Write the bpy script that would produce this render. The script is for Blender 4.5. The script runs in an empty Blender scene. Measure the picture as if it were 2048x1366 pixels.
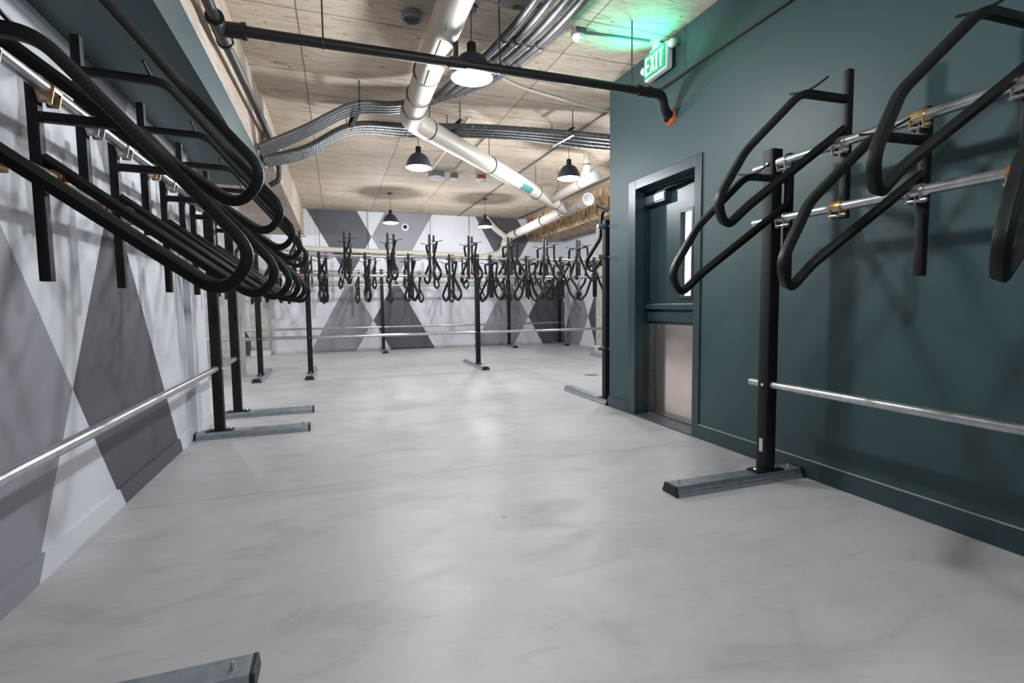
import bpy, bmesh, math, random
from mathutils import Vector, Matrix
random.seed(7)
S = bpy.context.scene
C = S.collection
PI = math.pi

# ---------------------------------------------------------------- camera
F_PX = 1007.2
YAW, PITCH, ROLL = .334565, -.072327, -.012497
cy, sy = math.cos(YAW), math.sin(YAW)
fwd = Vector((sy*math.cos(PITCH), cy*math.cos(PITCH), math.sin(PITCH)))
rt = Vector((cy, -sy, 0)); up = rt.cross(fwd)
rt, up = rt*math.cos(ROLL)+up*math.sin(ROLL), up*math.cos(ROLL)-rt*math.sin(ROLL)
cam = bpy.data.objects.new('camera', bpy.data.cameras.new('camera'))
C.objects.link(cam)
cam.data.sensor_width = 36.0
cam.data.lens = F_PX/2048*36
cam.data.clip_start = .02
m = Matrix.Identity(4)
for i in range(3):
    m[i][0], m[i][1], m[i][2] = rt[i], up[i], -fwd[i]
m.translation = Vector((0, 0, 1.22))
cam.matrix_world = m
S.camera = cam

# ---------------------------------------------------------------- world, exposure
w = bpy.data.worlds.new('world'); S.world = w; w.use_nodes = True
w.node_tree.nodes['Background'].inputs[0].default_value = (.8, .85, 1, 1)
w.node_tree.nodes['Background'].inputs[1].default_value = .3
S.view_settings.view_transform = 'Standard'
S.view_settings.look = 'None'
S.view_settings.gamma = 1
S.view_settings.use_curve_mapping = False
S.view_settings.exposure = 1.2
LAMP_W = 58.0           # watts of one pendant

# ---------------------------------------------------------------- materials
def srgb(r, g, b):
    f = lambda c: (c/255/12.92) if c/255 <= .04045 else ((c/255+.055)/1.055)**2.4
    return (f(r), f(g), f(b), 1)

class NT:
    def __init__(s, name):
        s.m = bpy.data.materials.new(name); s.m.use_nodes = True
        s.t = s.m.node_tree; s.b = s.t.nodes['Principled BSDF']
    def n(s, typ, **kw):
        x = s.t.nodes.new(typ)
        for k, v in kw.items():
            if k.startswith('i_'): x.inputs[k[2:].replace('_', ' ')].default_value = v
            elif k.startswith('n_'): x.inputs[int(k[2:])].default_value = v
            else: setattr(x, k, v)
        return x
    def l(s, a, b): s.t.links.new(a, b)
    def coords(s, scale=(1, 1, 1), loc=(0, 0, 0)):
        tc = s.n('ShaderNodeTexCoord'); mp = s.n('ShaderNodeMapping')
        mp.inputs['Scale'].default_value = scale; mp.inputs['Location'].default_value = loc
        s.l(tc.outputs['Object'], mp.inputs['Vector']); return mp.outputs[0]
    def noise(s, vec, scale, detail=4, rough=.55, dist=0):
        x = s.n('ShaderNodeTexNoise'); x.inputs['Scale'].default_value = scale
        x.inputs['Detail'].default_value = detail; x.inputs['Roughness'].default_value = rough
        x.inputs['Distortion'].default_value = dist
        s.l(vec, x.inputs['Vector']); return x.outputs['Fac']
    def ramp(s, fac, stops):
        r = s.n('ShaderNodeValToRGB'); e = r.color_ramp.elements
        while len(e) < len(stops): e.new(.5)
        for el, (p, c) in zip(e, stops): el.position = p; el.color = c
        s.l(fac, r.inputs[0]); return r.outputs[0]
    def mix(s, fac, a, b, mode='MIX'):
        x = s.n('ShaderNodeMix', data_type='RGBA', blend_type=mode)
        for sock, v in ((x.inputs[0], fac), (x.inputs[6], a), (x.inputs[7], b)):
            if hasattr(v, 'links') or hasattr(v, 'is_linked'): s.l(v, sock)
            else: sock.default_value = v
        return x.outputs[2]
    def math(s, op, a, b=None):
        x = s.n('ShaderNodeMath', operation=op)
        for sock, v in ((x.inputs[0], a), (x.inputs[1], b)):
            if v is None: continue
            if hasattr(v, 'is_linked'): s.l(v, sock)
            else: sock.default_value = v
        return x.outputs[0]
    def bump(s, h, strength=.3, dist=.01):
        b = s.n('ShaderNodeBump'); b.inputs['Strength'].default_value = strength
        b.inputs['Distance'].default_value = dist
        s.l(h, b.inputs['Height']); s.l(b.outputs[0], s.b.inputs['Normal'])

def plain(name, col, rough=.5, metal=0, var=.06, scale=30, bump=0, spec=None, nscale=(1, 1, 1)):
    t = NT(name)
    f = t.noise(t.coords(nscale), scale, 3)
    lo = tuple(c*(1-var) for c in col[:3])+(1,); hi = tuple(min(1, c*(1+var)) for c in col[:3])+(1,)
    t.l(t.ramp(f, [(.3, lo), (.7, hi)]), t.b.inputs['Base Color'])
    t.b.inputs['Roughness'].default_value = rough; t.b.inputs['Metallic'].default_value = metal
    if spec is not None: t.b.inputs['Specular IOR Level'].default_value = spec
    if bump: t.bump(f, bump, .004)
    return t.m

def emis(name, col, strength):
    t = NT(name); t.b.inputs['Base Color'].default_value = (col[0]*.6, col[1]*.6, col[2]*.6, 1)
    f = t.noise(t.coords(), 4, 1)
    t.l(t.ramp(f, [(0, tuple(c*.97 for c in col[:3])+(1,)), (1, col)]), t.b.inputs['Emission Color'])
    t.b.inputs['Emission Strength'].default_value = strength
    return t.m

def floor_mat():
    t = NT('polished_concrete_floor'); v = t.coords()
    a = t.noise(v, .7, 5, .6, 1.2); b = t.noise(t.coords((1, 1.9, 1)), 1.5, 6, .6, .9); c = t.noise(v, 60, 2)
    base = t.ramp(a, [(.3, srgb(166, 164, 165)), (.7, srgb(184, 183, 186))])
    st = t.ramp(b, [(.30, (.74, .73, .72, 1)), (.44, (.94, .94, .94, 1)), (.6, (1.0, 1.0, 1.0, 1)), (.74, (1.1, 1.1, 1.1, 1))])
    col = t.mix(.75, base, st, 'MULTIPLY')
    sm = t.noise(t.coords((.8, 2.4, 1), (5, 2, 0)), 3.2, 6, .62, 2.2)
    col = t.mix(.4, col, t.ramp(sm, [(.3, (.72, .70, .69, 1)), (.45, (1, 1, 1, 1)), (.62, (1, 1, 1, 1)), (.75, (1.12, 1.12, 1.12, 1))]), 'MULTIPLY')
    # small dark and pale specks of paint and dirt
    vo = t.n('ShaderNodeTexVoronoi'); vo.inputs['Scale'].default_value = 2.1; t.l(t.coords((1, 1.3, 1), (3.1, 1.2, 0)), vo.inputs['Vector'])
    k = t.math('LESS_THAN', vo.outputs['Distance'], .022)
    col = t.mix(k, col, srgb(72, 68, 66))
    vo2 = t.n('ShaderNodeTexVoronoi'); vo2.inputs['Scale'].default_value = 1.7; t.l(t.coords((1.2, 1, 1), (.4, 7.7, 0)), vo2.inputs['Vector'])
    k2 = t.math('LESS_THAN', vo2.outputs['Distance'], .02)
    col = t.mix(k2, col, srgb(240, 242, 245))
    # saw-cut joints across and along the room
    tc = t.n('ShaderNodeTexCoord'); sp = t.n('ShaderNodeSeparateXYZ'); t.l(tc.outputs['Object'], sp.inputs[0])
    wob = t.math('MULTIPLY', t.math('SUBTRACT', t.noise(v, 1.3, 3), .5), .05)
    yy = t.math('ADD', sp.outputs[1], wob); xx = t.math('ADD', sp.outputs[0], wob)
    jt = None
    for s_, p_, w_ in ((yy, 3.61, .0035), (yy, 9.52, .012), (yy, 10.7, .012), (xx, 3.27, .007)):
        q = t.math('LESS_THAN', t.math('ABSOLUTE', t.math('SUBTRACT', s_, p_)), w_)
        if s_ is xx: q = t.math('MULTIPLY', q, t.math('GREATER_THAN', sp.outputs[1], 5.4))
        jt = q if jt is None else t.math('MAXIMUM', jt, q)
    col = t.mix(t.math('MULTIPLY', jt, .62), col, srgb(70, 66, 62))
    t.l(col, t.b.inputs['Base Color'])
    t.l(t.ramp(b, [(.3, (.5, .5, .5, 1)), (.7, (.36, .36, .36, 1))]), t.b.inputs['Roughness'])
    t.bump(t.math('ADD', b, t.math('MULTIPLY', c, .15)), .12, .006)
    return t.m

def board_concrete(name, seams=True, tint=(1, 1, 1), axis=(1, 1, 1)):
    t = NT(name); v = t.coords()
    grain = t.noise(t.coords((axis[0]*.9, axis[1]*7, axis[2]*7)), 2.2, 7, .66, 2.2)
    big = t.noise(v, .8, 4)
    col = t.ramp(grain, [(.28, srgb(150*tint[0], 130*tint[1], 110*tint[2])), (.46, srgb(198*tint[0], 184*tint[1], 166*tint[2])),
                         (.62, srgb(214*tint[0], 201*tint[1], 183*tint[2])), (.8, srgb(232*tint[0], 220*tint[1], 204*tint[2]))])
    col = t.mix(.8, col, t.ramp(big, [(.3, (.72, .70, .68, 1)), (.65, (1.0, .985, .965, 1))]), 'MULTIPLY')
    fine = t.noise(t.coords((axis[0]*2.2, axis[1]*16, axis[2]*16)), 3.1, 5, .7, 1.5)
    col = t.mix(.6, col, t.ramp(fine, [(.32, (.55, .50, .45, 1)), (.46, (.98, .97, .96, 1)), (.75, (1.05, 1.05, 1.05, 1))]), 'MULTIPLY')
    pit = t.n('ShaderNodeTexVoronoi'); pit.inputs['Scale'].default_value = 5; t.l(t.coords((1, 1.9, 1)), pit.inputs['Vector'])
    pn = t.noise(v, 1.6, 2)
    k = t.math('MULTIPLY', t.math('LESS_THAN', pit.outputs['Distance'], .11), t.math('GREATER_THAN', pn, .55))
    col = t.mix(t.math('MULTIPLY', k, .75), col, srgb(104, 80, 62))
    h = grain
    if seams:
        br = t.n('ShaderNodeTexBrick'); br.offset = 0
        br.inputs['Scale'].default_value = 1; br.inputs['Mortar Size'].default_value = .007
        br.inputs['Brick Width'].default_value = 1.22; br.inputs['Row Height'].default_value = .61
        wv = t.n('ShaderNodeVectorMath', operation='ADD')
        nz = t.n('ShaderNodeTexNoise'); nz.inputs['Scale'].default_value = 2.5; t.l(v, nz.inputs['Vector'])
        sc = t.n('ShaderNodeVectorMath', operation='SCALE'); sc.inputs['Scale'].default_value = .03
        t.l(nz.outputs['Color'], sc.inputs[0]); t.l(t.coords((1, 1, 1), (.21, .13, 0)), wv.inputs[0]); t.l(sc.outputs[0], wv.inputs[1])
        t.l(wv.outputs[0], br.inputs['Vector'])
        br.inputs['Color1'].default_value = (1, 1, 1, 1); br.inputs['Color2'].default_value = (.82, .8, .78, 1); br.inputs['Mortar'].default_value = (.2, .16, .13, 1)
        col = t.mix(.8, col, br.outputs['Color'], 'MULTIPLY')
    t.l(col, t.b.inputs['Base Color']); t.b.inputs['Roughness'].default_value = .85
    t.bump(h, .35, .012)
    return t.m

def rusty_concrete():
    t = NT('stained_beam_concrete'); v = t.coords((1, 1, .55))
    a = t.noise(v, 7.5, 6, .65, .6); b = t.noise(t.coords(), 1.2, 3)
    col = t.ramp(a, [(.3, srgb(92, 58, 44)), (.43, srgb(150, 112, 84)), (.52, srgb(186, 164, 132)), (.75, srgb(206, 190, 160))])
    k = t.math('MULTIPLY', t.math('GREATER_THAN', b, .56), t.math('LESS_THAN', a, .47))
    col = t.mix(t.math('MULTIPLY', k, .7), col, srgb(134, 62, 42))
    t.l(col, t.b.inputs['Base Color']); t.b.inputs['Roughness'].default_value = .9; t.bump(a, .4, .015)
    return t.m

def paint(name, col, rough=.55, bump=.08):
    t = NT(name); v = t.coords()
    f = t.noise(v, 260, 2); g = t.noise(v, 1.1, 3)
    lo = tuple(c*.93 for c in col[:3])+(1,); hi = tuple(c*1.06 for c in col[:3])+(1,)
    t.l(t.ramp(g, [(.3, lo), (.7, hi)]), t.b.inputs['Base Color'])
    t.b.inputs['Roughness'].default_value = rough; t.bump(f, bump, .002)
    return t.m

def galv(name, rough=.3, base=(198, 200, 202)):
    t = NT(name); f = t.noise(t.coords(), 22, 4)
    t.l(t.ramp(f, [(.3, srgb(*[c*.86 for c in base])), (.7, srgb(*base))]), t.b.inputs['Base Color'])
    t.b.inputs['Metallic'].default_value = .9; t.b.inputs['Roughness'].default_value = rough
    return t.m

M = dict(
    floor=floor_mat(), ceil=board_concrete('board_formed_ceiling'), beam=board_concrete('beam_concrete', False, (.97, .97, .97)),
    beamy=board_concrete('beam_concrete_long', False, (.93, .93, .95), (7, .13, 1)), rust=rusty_concrete(),
    column=plain('column_concrete', srgb(172, 168, 160), .85, var=.2, scale=9, bump=.3),
    white=paint('white_wall_paint', srgb(206, 209, 214)), mid=paint('mid_grey_wall_paint', srgb(136, 138, 144)), dark=paint('charcoal_wall_paint', srgb(78, 80, 87)),
    green=paint('dark_green_wall_paint', srgb(43, 68, 71), .5), frame=paint('dark_green_gloss_paint', srgb(40, 60, 65), .32, .03),
    black=plain('black_powder_coat', srgb(9, 10, 12), .5, var=.15, scale=160, bump=.05, spec=.32), pipe=plain('black_iron_pipe', srgb(22, 22, 25), .5, var=.2, scale=60),
    galv=galv('galvanised_rail'), alu=galv('brushed_foot_channel', .42, (176, 184, 190)), steel=plain('stainless_plate', srgb(226, 214, 206), .13, .92, var=.02, scale=2, nscale=(1, 1, .2)),
    zinc=galv('yellow_zinc_clamp', .34, (206, 182, 146)), bolt=galv('steel_bolt', .22, (225, 225, 228)),
    pvc=plain('white_pvc', srgb(192, 185, 174), .5, var=.05, scale=5), pvcgrey=plain('grey_pvc_plug', srgb(140, 142, 144), .45), ring=plain('dark_pipe_band', srgb(58, 56, 56), .6),
    mark=plain('printed_ink', srgb(60, 50, 48), .7), teal=plain('green_pipe_sticker', srgb(70, 128, 120), .5),
    conduit=galv('metal_flex_conduit', .55, (124, 125, 126)), emt=galv('smooth_conduit', .45, (136, 136, 137)), darkemt=plain('dark_conduit', srgb(84, 78, 72), .5, .3), tie=plain('black_strap', srgb(26, 26, 28), .5),
    shade=plain('black_enamel_shade', srgb(46, 51, 62), .4, var=.1), cord=plain('black_cord', srgb(20, 20, 22), .6),
    lamp=emis('lamp_diffuser', (.93, .95, 1, 1), 9), inner=plain('white_shade_lining', srgb(235, 236, 240), .4),
    rod=plain('threaded_rod', srgb(72, 70, 68), .45, .7), plastic=plain('white_plastic', srgb(222, 222, 224), .4), box=plain('grey_junction_box', srgb(96, 106, 108), .5),
    redp=plain('red_plastic_base', srgb(150, 62, 40), .5), orange=plain('orange_firestop', srgb(196, 96, 52), .6), label=plain('pale_sticker', srgb(196, 188, 176), .5),
    exitface=emis('exit_green_face', (.015, .40, .2, 1), .24), exitletter=emis('exit_white_letter', (.92, 1, .95, 1), .9), exitbody=plain('exit_sign_housing', srgb(206, 210, 208), .4),
    exitlens=emis('exit_green_lens', (.12, 1, .62, 1), 1.3), red=emis('red_indicator', (1, .08, .06, 1), 3), lite=emis('bright_corridor_light', (.95, .97, 1, 1), 1.3),
    rubber=plain('black_end_cap', srgb(22, 22, 27), .5, var=.4, scale=70, bump=.3), rustmetal=plain('drain_cover', srgb(132, 108, 92), .7, var=.3), cable=plain('white_cable', srgb(206, 202, 194), .5),
    sill=plain('dark_threshold', srgb(70, 76, 84), .4), glass=None)
t = NT('clear_glass'); t.b.inputs['Transmission Weight'].default_value = 1; t.b.inputs['Roughness'].default_value = .02
t.l(t.ramp(t.noise(t.coords(), 3, 1), [(0, (.96, .98, 1, 1)), (1, (1, 1, 1, 1))]), t.b.inputs['Base Color']); t.b.inputs['IOR'].default_value = 1.1
M['glass'] = t.m
t = NT('zinc_clamp'); oi = t.n('ShaderNodeObjectInfo'); fz = t.noise(t.coords(), 18, 2)
gold = t.ramp(fz, [(.35, srgb(196, 140, 92)), (.65, srgb(206, 190, 140))]); sil = t.ramp(fz, [(.3, srgb(160, 158, 156)), (.7, srgb(196, 196, 196))])
t.l(t.mix(t.math('LESS_THAN', oi.outputs['Random'], .5), sil, gold), t.b.inputs['Base Color']); t.b.inputs['Metallic'].default_value = .85; t.b.inputs['Roughness'].default_value = .34
M['zinc'] = t.m

# ---------------------------------------------------------------- mesh helpers
def box(bm, x0, x1, y0, y1, z0, z1, mi=0):
    v = [bm.verts.new(p) for p in ((x0, y0, z0), (x1, y0, z0), (x1, y1, z0), (x0, y1, z0), (x0, y0, z1), (x1, y0, z1), (x1, y1, z1), (x0, y1, z1))]
    for f in ((3, 2, 1, 0), (4, 5, 6, 7), (0, 1, 5, 4), (1, 2, 6, 5), (2, 3, 7, 6), (3, 0, 4, 7)):
        bm.faces.new([v[i] for i in f]).material_index = mi

def bbox_bm(*a):
    bm = bmesh.new(); box(bm, *a); return bm

def fillet(pts, radii):
    out = [Vector(pts[0])]
    for i in range(1, len(pts)-1):
        p, a, b = Vector(pts[i]), Vector(pts[i-1]), Vector(pts[i+1])
        r = radii[i] if isinstance(radii, (list, tuple)) else radii
        r = min(r, (a-p).length*.49, (b-p).length*.49)
        if r <= 0: out.append(p); continue
        s, e = p+(a-p).normalized()*r, p+(b-p).normalized()*r
        for k in range(9):
            u = k/8; out.append(s*(1-u)**2+p*2*u*(1-u)+e*u*u)
    out.append(Vector(pts[-1]))
    res = [out[0]]
    for q in out[1:]:
        if (q-res[-1]).length > 1e-5: res.append(q)
    return res

def circ(r, n=14): return [(r*math.cos(2*PI*i/n), r*math.sin(2*PI*i/n)) for i in range(n)]
def rsquare(h, b):
    o = []
    for sx, sy_, a0 in ((1, 1, 0), (-1, 1, 90), (-1, -1, 180), (1, -1, 270)):
        for k in (0, 45, 90):
            a = math.radians(a0+k); o.append((sx*(h-b)+b*math.cos(a), sy_*(h-b)+b*math.sin(a)))
    return o

def sweep(bm, path, prof, scale=None, caps=True, up0=None, mi=0):
    path = [Vector(p) for p in path]
    tan = []
    for i in range(len(path)):
        a = path[max(i-1, 0)]; b = path[min(i+1, len(path)-1)]; tan.append((b-a).normalized())
    u = Vector(up0) if up0 else (Vector((0, 0, 1)) if abs(tan[0].z) < .9 else Vector((1, 0, 0)))
    n = (u - tan[0]*u.dot(tan[0])).normalized(); rings = []
    for i, p in enumerate(path):
        n = (n - tan[i]*n.dot(tan[i])).normalized(); b = tan[i].cross(n); s = scale[i] if scale else 1
        rings.append([bm.verts.new(p + n*(y*s) + b*(x*s)) for x, y in prof])
    k = len(prof)
    for r0, r1 in zip(rings, rings[1:]):
        for j in range(k):
            bm.faces.new((r0[j], r0[(j+1) % k], r1[(j+1) % k], r1[j])).material_index = mi
    if caps:
        bm.faces.new(list(reversed(rings[0]))).material_index = mi; bm.faces.new(rings[-1]).material_index = mi

def tube(bm, path, r, n=14, fil=0, mi=0):
    sweep(bm, fillet(path, fil) if fil else path, circ(r, n), mi=mi)

def lathe(bm, prof, center, n=36, cap=False, axis='Z'):
    c = Vector(center); rings = []
    for r, z in prof:
        ring = []
        for i in range(n):
            a = 2*PI*i/n; x, y = r*math.cos(a), r*math.sin(a)
            p = {'Z': (x, y, z), 'X': (z, x, y), 'Y': (x, z, -y)}[axis]
            ring.append(bm.verts.new(c+Vector(p)))
        rings.append(ring)
    for r0, r1 in zip(rings, rings[1:]):
        for j in range(n): bm.faces.new((r0[j], r0[(j+1) % n], r1[(j+1) % n], r1[j]))
    if cap:
        bm.faces.new(list(reversed(rings[0]))); bm.faces.new(rings[-1])

def prism(bm, outline, axis, a0, a1):
    """outline: 2-D points in the other two axes, extruded along axis from a0 to a1"""
    def P(p, a): return {'X': (a, p[0], p[1]), 'Y': (p[0], a, p[1]), 'Z': (p[0], p[1], a)}[axis]
    A = [bm.verts.new(P(p, a0)) for p in outline]; B = [bm.verts.new(P(p, a1)) for p in outline]
    k = len(outline)
    for j in range(k): bm.faces.new((A[j], A[(j+1) % k], B[(j+1) % k], B[j]))
    bm.faces.new(list(reversed(A))); bm.faces.new(B)

def obj(name, bm, mat, parent=None, smooth=None, bevel=0, loc=None):
    bmesh.ops.recalc_face_normals(bm, faces=bm.faces[:])
    me = bpy.data.meshes.new(name); bm.to_mesh(me); bm.free()
    for x in (mat if isinstance(mat, (list, tuple)) else [mat]): me.materials.append(x)
    o = bpy.data.objects.new(name, me); C.objects.link(o)
    if parent: o.parent = parent
    if loc: o.location = loc
    if smooth:
        for p in me.polygons: p.use_smooth = True
        me.set_sharp_from_angle(angle=math.radians(smooth))
    if bevel:
        md = o.modifiers.new('bevel', 'BEVEL'); md.width = bevel; md.segments = 2; md.limit_method = 'ANGLE'
    return o

def objs(name, bm, mat, parent=None, **kw):
    """one object per separate piece (pieces whose boxes touch stay together)"""
    seen = {}; isl = []
    bm.verts.index_update()
    for v in bm.verts:
        if v in seen: continue
        st = [v]; seen[v] = 1; comp = []
        while st:
            q = st.pop(); comp.append(q)
            for e in q.link_edges:
                w_ = e.other_vert(q)
                if w_ not in seen: seen[w_] = 1; st.append(w_)
        lo = [min(x.co[i] for x in comp) for i in range(3)]; hi = [max(x.co[i] for x in comp) for i in range(3)]
        isl.append([comp, lo, hi])
    merged = True
    while merged:
        merged = False
        for i in range(len(isl)):
            for j in range(i+1, len(isl)):
                a, b = isl[i], isl[j]
                if all(a[1][k] <= b[2][k]+1e-4 and b[1][k] <= a[2][k]+1e-4 for k in range(3)):
                    isl[i] = [a[0]+b[0], [min(a[1][k], b[1][k]) for k in range(3)], [max(a[2][k], b[2][k]) for k in range(3)]]
                    del isl[j]; merged = True; break
            if merged: break
    res = []
    for comp, lo, hi in isl:
        nb = bmesh.new(); mp = {v: nb.verts.new(v.co) for v in comp}
        cs = set(comp)
        for f in bm.faces:
            if f.verts[0] in cs: nb.faces.new([mp[v] for v in f.verts]).material_index = f.material_index
        res.append(obj(name, nb, mat, parent, **kw))
    bm.free(); return res

def tag(o, label, cat, group=None):
    o['label'] = label; o['category'] = cat
    if group: o['group'] = group
    return o
def thing(name, label, cat, loc=(0, 0, 0), rz=0, group=None):
    o = bpy.data.objects.new(name, None); C.objects.link(o); o.location = loc; o.rotation_euler = (0, 0, rz)
    o.empty_display_size = .1
    return tag(o, label, cat, group)
def struct(name, bm, mat, label=None, parent=None, **kw):
    o = obj(name, bm, mat, parent, **kw)
    if not parent: o['kind'] = 'structure'; o['category'] = name.split('_')[0]
    if label: o['label'] = label
    return o
def copy_tree(o, parent=None):
    c = o.copy(); C.objects.link(c)
    if parent: c.parent = parent
    for ch in o.children: copy_tree(ch, c)
    return c
ORD = ['first', 'second', 'third', 'fourth', 'fifth', 'sixth', 'seventh', 'eighth', 'ninth', 'tenth', 'eleventh', 'twelfth']

def ceil_z(y): return 3.65 + .0125*y

# ================================================================ THE SETTING
XL, XR, YB, YF, XE, XW = -1.31, 3.05, 14.6, -3.2, 6.85, -4.8
PIL = 5.25          # end of the green block
LEND = 6.1          # end of the near left wall
struct('floor', bbox_bm(XW-.2, XE+.4, YF-.2, YB+.2, -.2, 0), M['floor'], 'pale grey sealed concrete floor with swirls and saw-cut joints')
bm = bmesh.new()
y0, y1 = YF-.2, YB+.2
vs = [bm.verts.new(p) for p in ((XW-.2, y0, ceil_z(y0)), (XE+.4, y0, ceil_z(y0)), (XE+.4, y1, ceil_z(y1)), (XW-.2, y1, ceil_z(y1)),
                                (XW-.2, y0, 4.2), (XE+.4, y0, 4.2), (XE+.4, y1, 4.2), (XW-.2, y1, 4.2))]
for f in ((3, 2, 1, 0), (4, 5, 6, 7), (0, 1, 5, 4), (1, 2, 6, 5), (2, 3, 7, 6), (3, 0, 4, 7)): bm.faces.new([vs[i] for i in f])
struct('ceiling', bm, M['ceil'], 'board-marked tan concrete ceiling slab')

def mural(bm, plane, A, B, table, default):
    """cut a painted wall along two families of slanted lines and give each field its paint (0 white, 1 mid grey, 2 charcoal)"""
    def no(p, q):
        d = (q[0]-p[0], q[1]-p[1])
        return Vector((-d[1], 0, d[0])) if plane == 'Y' else Vector((0, -d[1], d[0]))
    def co(p): return Vector((p[0], 0, p[1])) if plane == 'Y' else Vector((0, p[0], p[1]))
    for p, q in A+B:
        bmesh.ops.bisect_plane(bm, geom=bm.verts[:]+bm.edges[:]+bm.faces[:], plane_co=co(p), plane_no=no(p, q), dist=1e-5)
    def cnt(L, h, z): return sum(1 for p, q in L if h > p[0]+(q[0]-p[0])*(z-p[1])/(q[1]-p[1]))
    for f in bm.faces:
        c = f.calc_center_median(); h = c.x if plane == 'Y' else c.y
        f.material_index = table.get((cnt(A, h, c.z), cnt(B, h, c.z)), default)
PAINT = [M['white'], M['mid'], M['dark']]
BA = [((-2.336, .792), (-2.078, .329)), ((-.647, 3.814), (1.419, .031)), ((.635, 3.824), (2.676, .024)), ((3.968, 3.854), (6.09, .017)), ((5.285, 3.824), (6.84, 1.279))]
BB = [((.996, 3.146), (-.641, .114)), ((2.664, 3.78), (.508, .026)), ((5.636, 3.158), (4.108, .451)), ((5.9, 1.366), (5.156, .035))]
BT = {(2, 0): 2, (3, 0): 0, (3, 1): 1, (2, 1): 0, (3, 2): 0, (4, 2): 2, (5, 2): 0, (1, 1): 1, (1, 0): 0, (1, 2): 0, (2, 2): 2, (3, 3): 1, (3, 4): 0, (4, 3): 0, (4, 4): 2, (0, 0): 2}
bm = bbox_bm(XW, XE+.1, YB, YB+.15, 0, 3.95); mural(bm, 'Y', BA, BB, BT, 0); struct('wall_back', bm, PAINT, 'back wall painted with white, grey and charcoal triangles')
bm = bbox_bm(XW, XE, YB-.018, YB, 0, .12); mural(bm, 'Y', BA, BB, BT, 0); struct('baseboard_back', bm, PAINT)
LA = [((2.711, 1.585), (3.721, .013)), ((4.067, 1.596), (4.9, .153))]
LB = [((3.724, 1.712), (2.754, .02))]
LT = {(0, 0): 1, (1, 0): 0, (1, 1): 2, (0, 1): 0, (2, 1): 0, (2, 0): 1}
def lt(bm):
    mural(bm, 'X', LA, LB, LT, 0)
    for f in bm.faces:      # the field above the crossing of the nearest lines and the nearest grey field
        c = f.calc_center_median()
        hA = 2.711+(3.721-2.711)*(c.z-1.585)/(.013-1.585); hB = 3.724+(2.754-3.724)*(c.z-1.712)/(.02-1.712); hC = 4.067+(4.9-4.067)*(c.z-1.596)/(.153-1.596)
        if c.z > .822:
            f.material_index = 1 if c.y < hA and c.y < hB else (0 if c.y < min(hB, hC) else (2 if hB < c.y < hC else (1 if hC < c.y < hB else 0)))
        else:
            f.material_index = 1 if c.y < hB and c.y < hA else (0 if hB < c.y < hA else (2 if c.y < hC else 0))
bm = bbox_bm(XL-.15, XL, YF, LEND, 0, 3.9); lt(bm); struct('wall_left', bm, PAINT, 'near left wall painted with white and grey triangles')
bm = bbox_bm(XL, XL+.016, YF, LEND, 0, .12); lt(bm); struct('baseboard_left', bm, PAINT)
bm = bmesh.new(); box(bm, XL, XL+.05, 5.36, 5.52, 0, 2.66); struct('trim_1', bm, M['white'], 'narrow white pilaster strip on the left wall')
struct('wall_alcove', bbox_bm(XW-.15, XW, LEND-.2, YB, 0, 3.9), M['white'])
struct('wall_alcove_front', bbox_bm(XW, XL-.15, LEND-.15, LEND, 0, 3.9), M['white'])
RA = [((13.976, 1.35), (14.52, .456)), ((12.704, 1.332), (13.515, .032))]
RB = [((13.251, 1.34), (12.588, .124))]
def rtm(bm):
    mural(bm, 'X', RA, RB, {}, 0)
    for f in bm.faces:
        c = f.calc_center_median(); z = c.z
        h1 = 13.976+(14.52-13.976)*(z-1.35)/(.456-1.35); h2 = 12.704+(13.515-12.704)*(z-1.332)/(.032-1.332); h3 = 13.251+(12.588-13.251)*(z-1.34)/(.124-1.34)
        if c.y > h1: mi = 0
        elif c.y > max(h2, h3): mi = 1
        elif c.y < min(h2, h3): mi = 2
        else: mi = 0
        f.material_index = mi
bm = bbox_bm(XE, XE+.15, PIL, YB, 0, 3.95); rtm(bm); struct('wall_far_right', bm, PAINT, 'far right wall painted with grey and white triangles')
bm = bbox_bm(XE-.018, XE, PIL, YB, 0, .12); rtm(bm); struct('baseboard_far_right', bm, PAINT)
struct('wall_front', bbox_bm(XL-.15, XR+.4, YF-.15, YF, 0, 3.9), M['white'])

# green block on the right with the door recess cut through
D0, D1, DZ = 3.70, 4.80, 2.49      # rough opening
bm = bmesh.new()
box(bm, XR, XR+.25, YF, D0, 0, 3.9); box(bm, XR, XR+.25, D1, PIL, 0, 3.9); box(bm, XR, XR+.25, D0, D1, DZ, 3.9)
struct('wall_right', bm, M['green'], 'dark green painted wall holding the door')
struct('wall_right_end', bbox_bm(XR+.25, XE+.15, PIL-.15, PIL, 0, 3.9), M['green'])
bm = bmesh.new(); box(bm, XR-.016, XR, YF, D0-.03, 0, .125); box(bm, XR-.016, XR, D1+.03, PIL+.016, 0, .125); box(bm, XR, XE, PIL, PIL+.016, 0, .125)
struct('baseboard_right', bm, M['frame'], 'dark green baseboard along the green wall', bevel=.003)

struct('trim_highlight', bbox_bm(XR-.0165, XR, YF, D0-.03, .1245, .129), plain('pale_edge_highlight', srgb(148, 160, 146), .5), 'thin pale strip painted as the highlight along the top of the green baseboard')  # pale strip stands in for light catching the baseboard top edge
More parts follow.
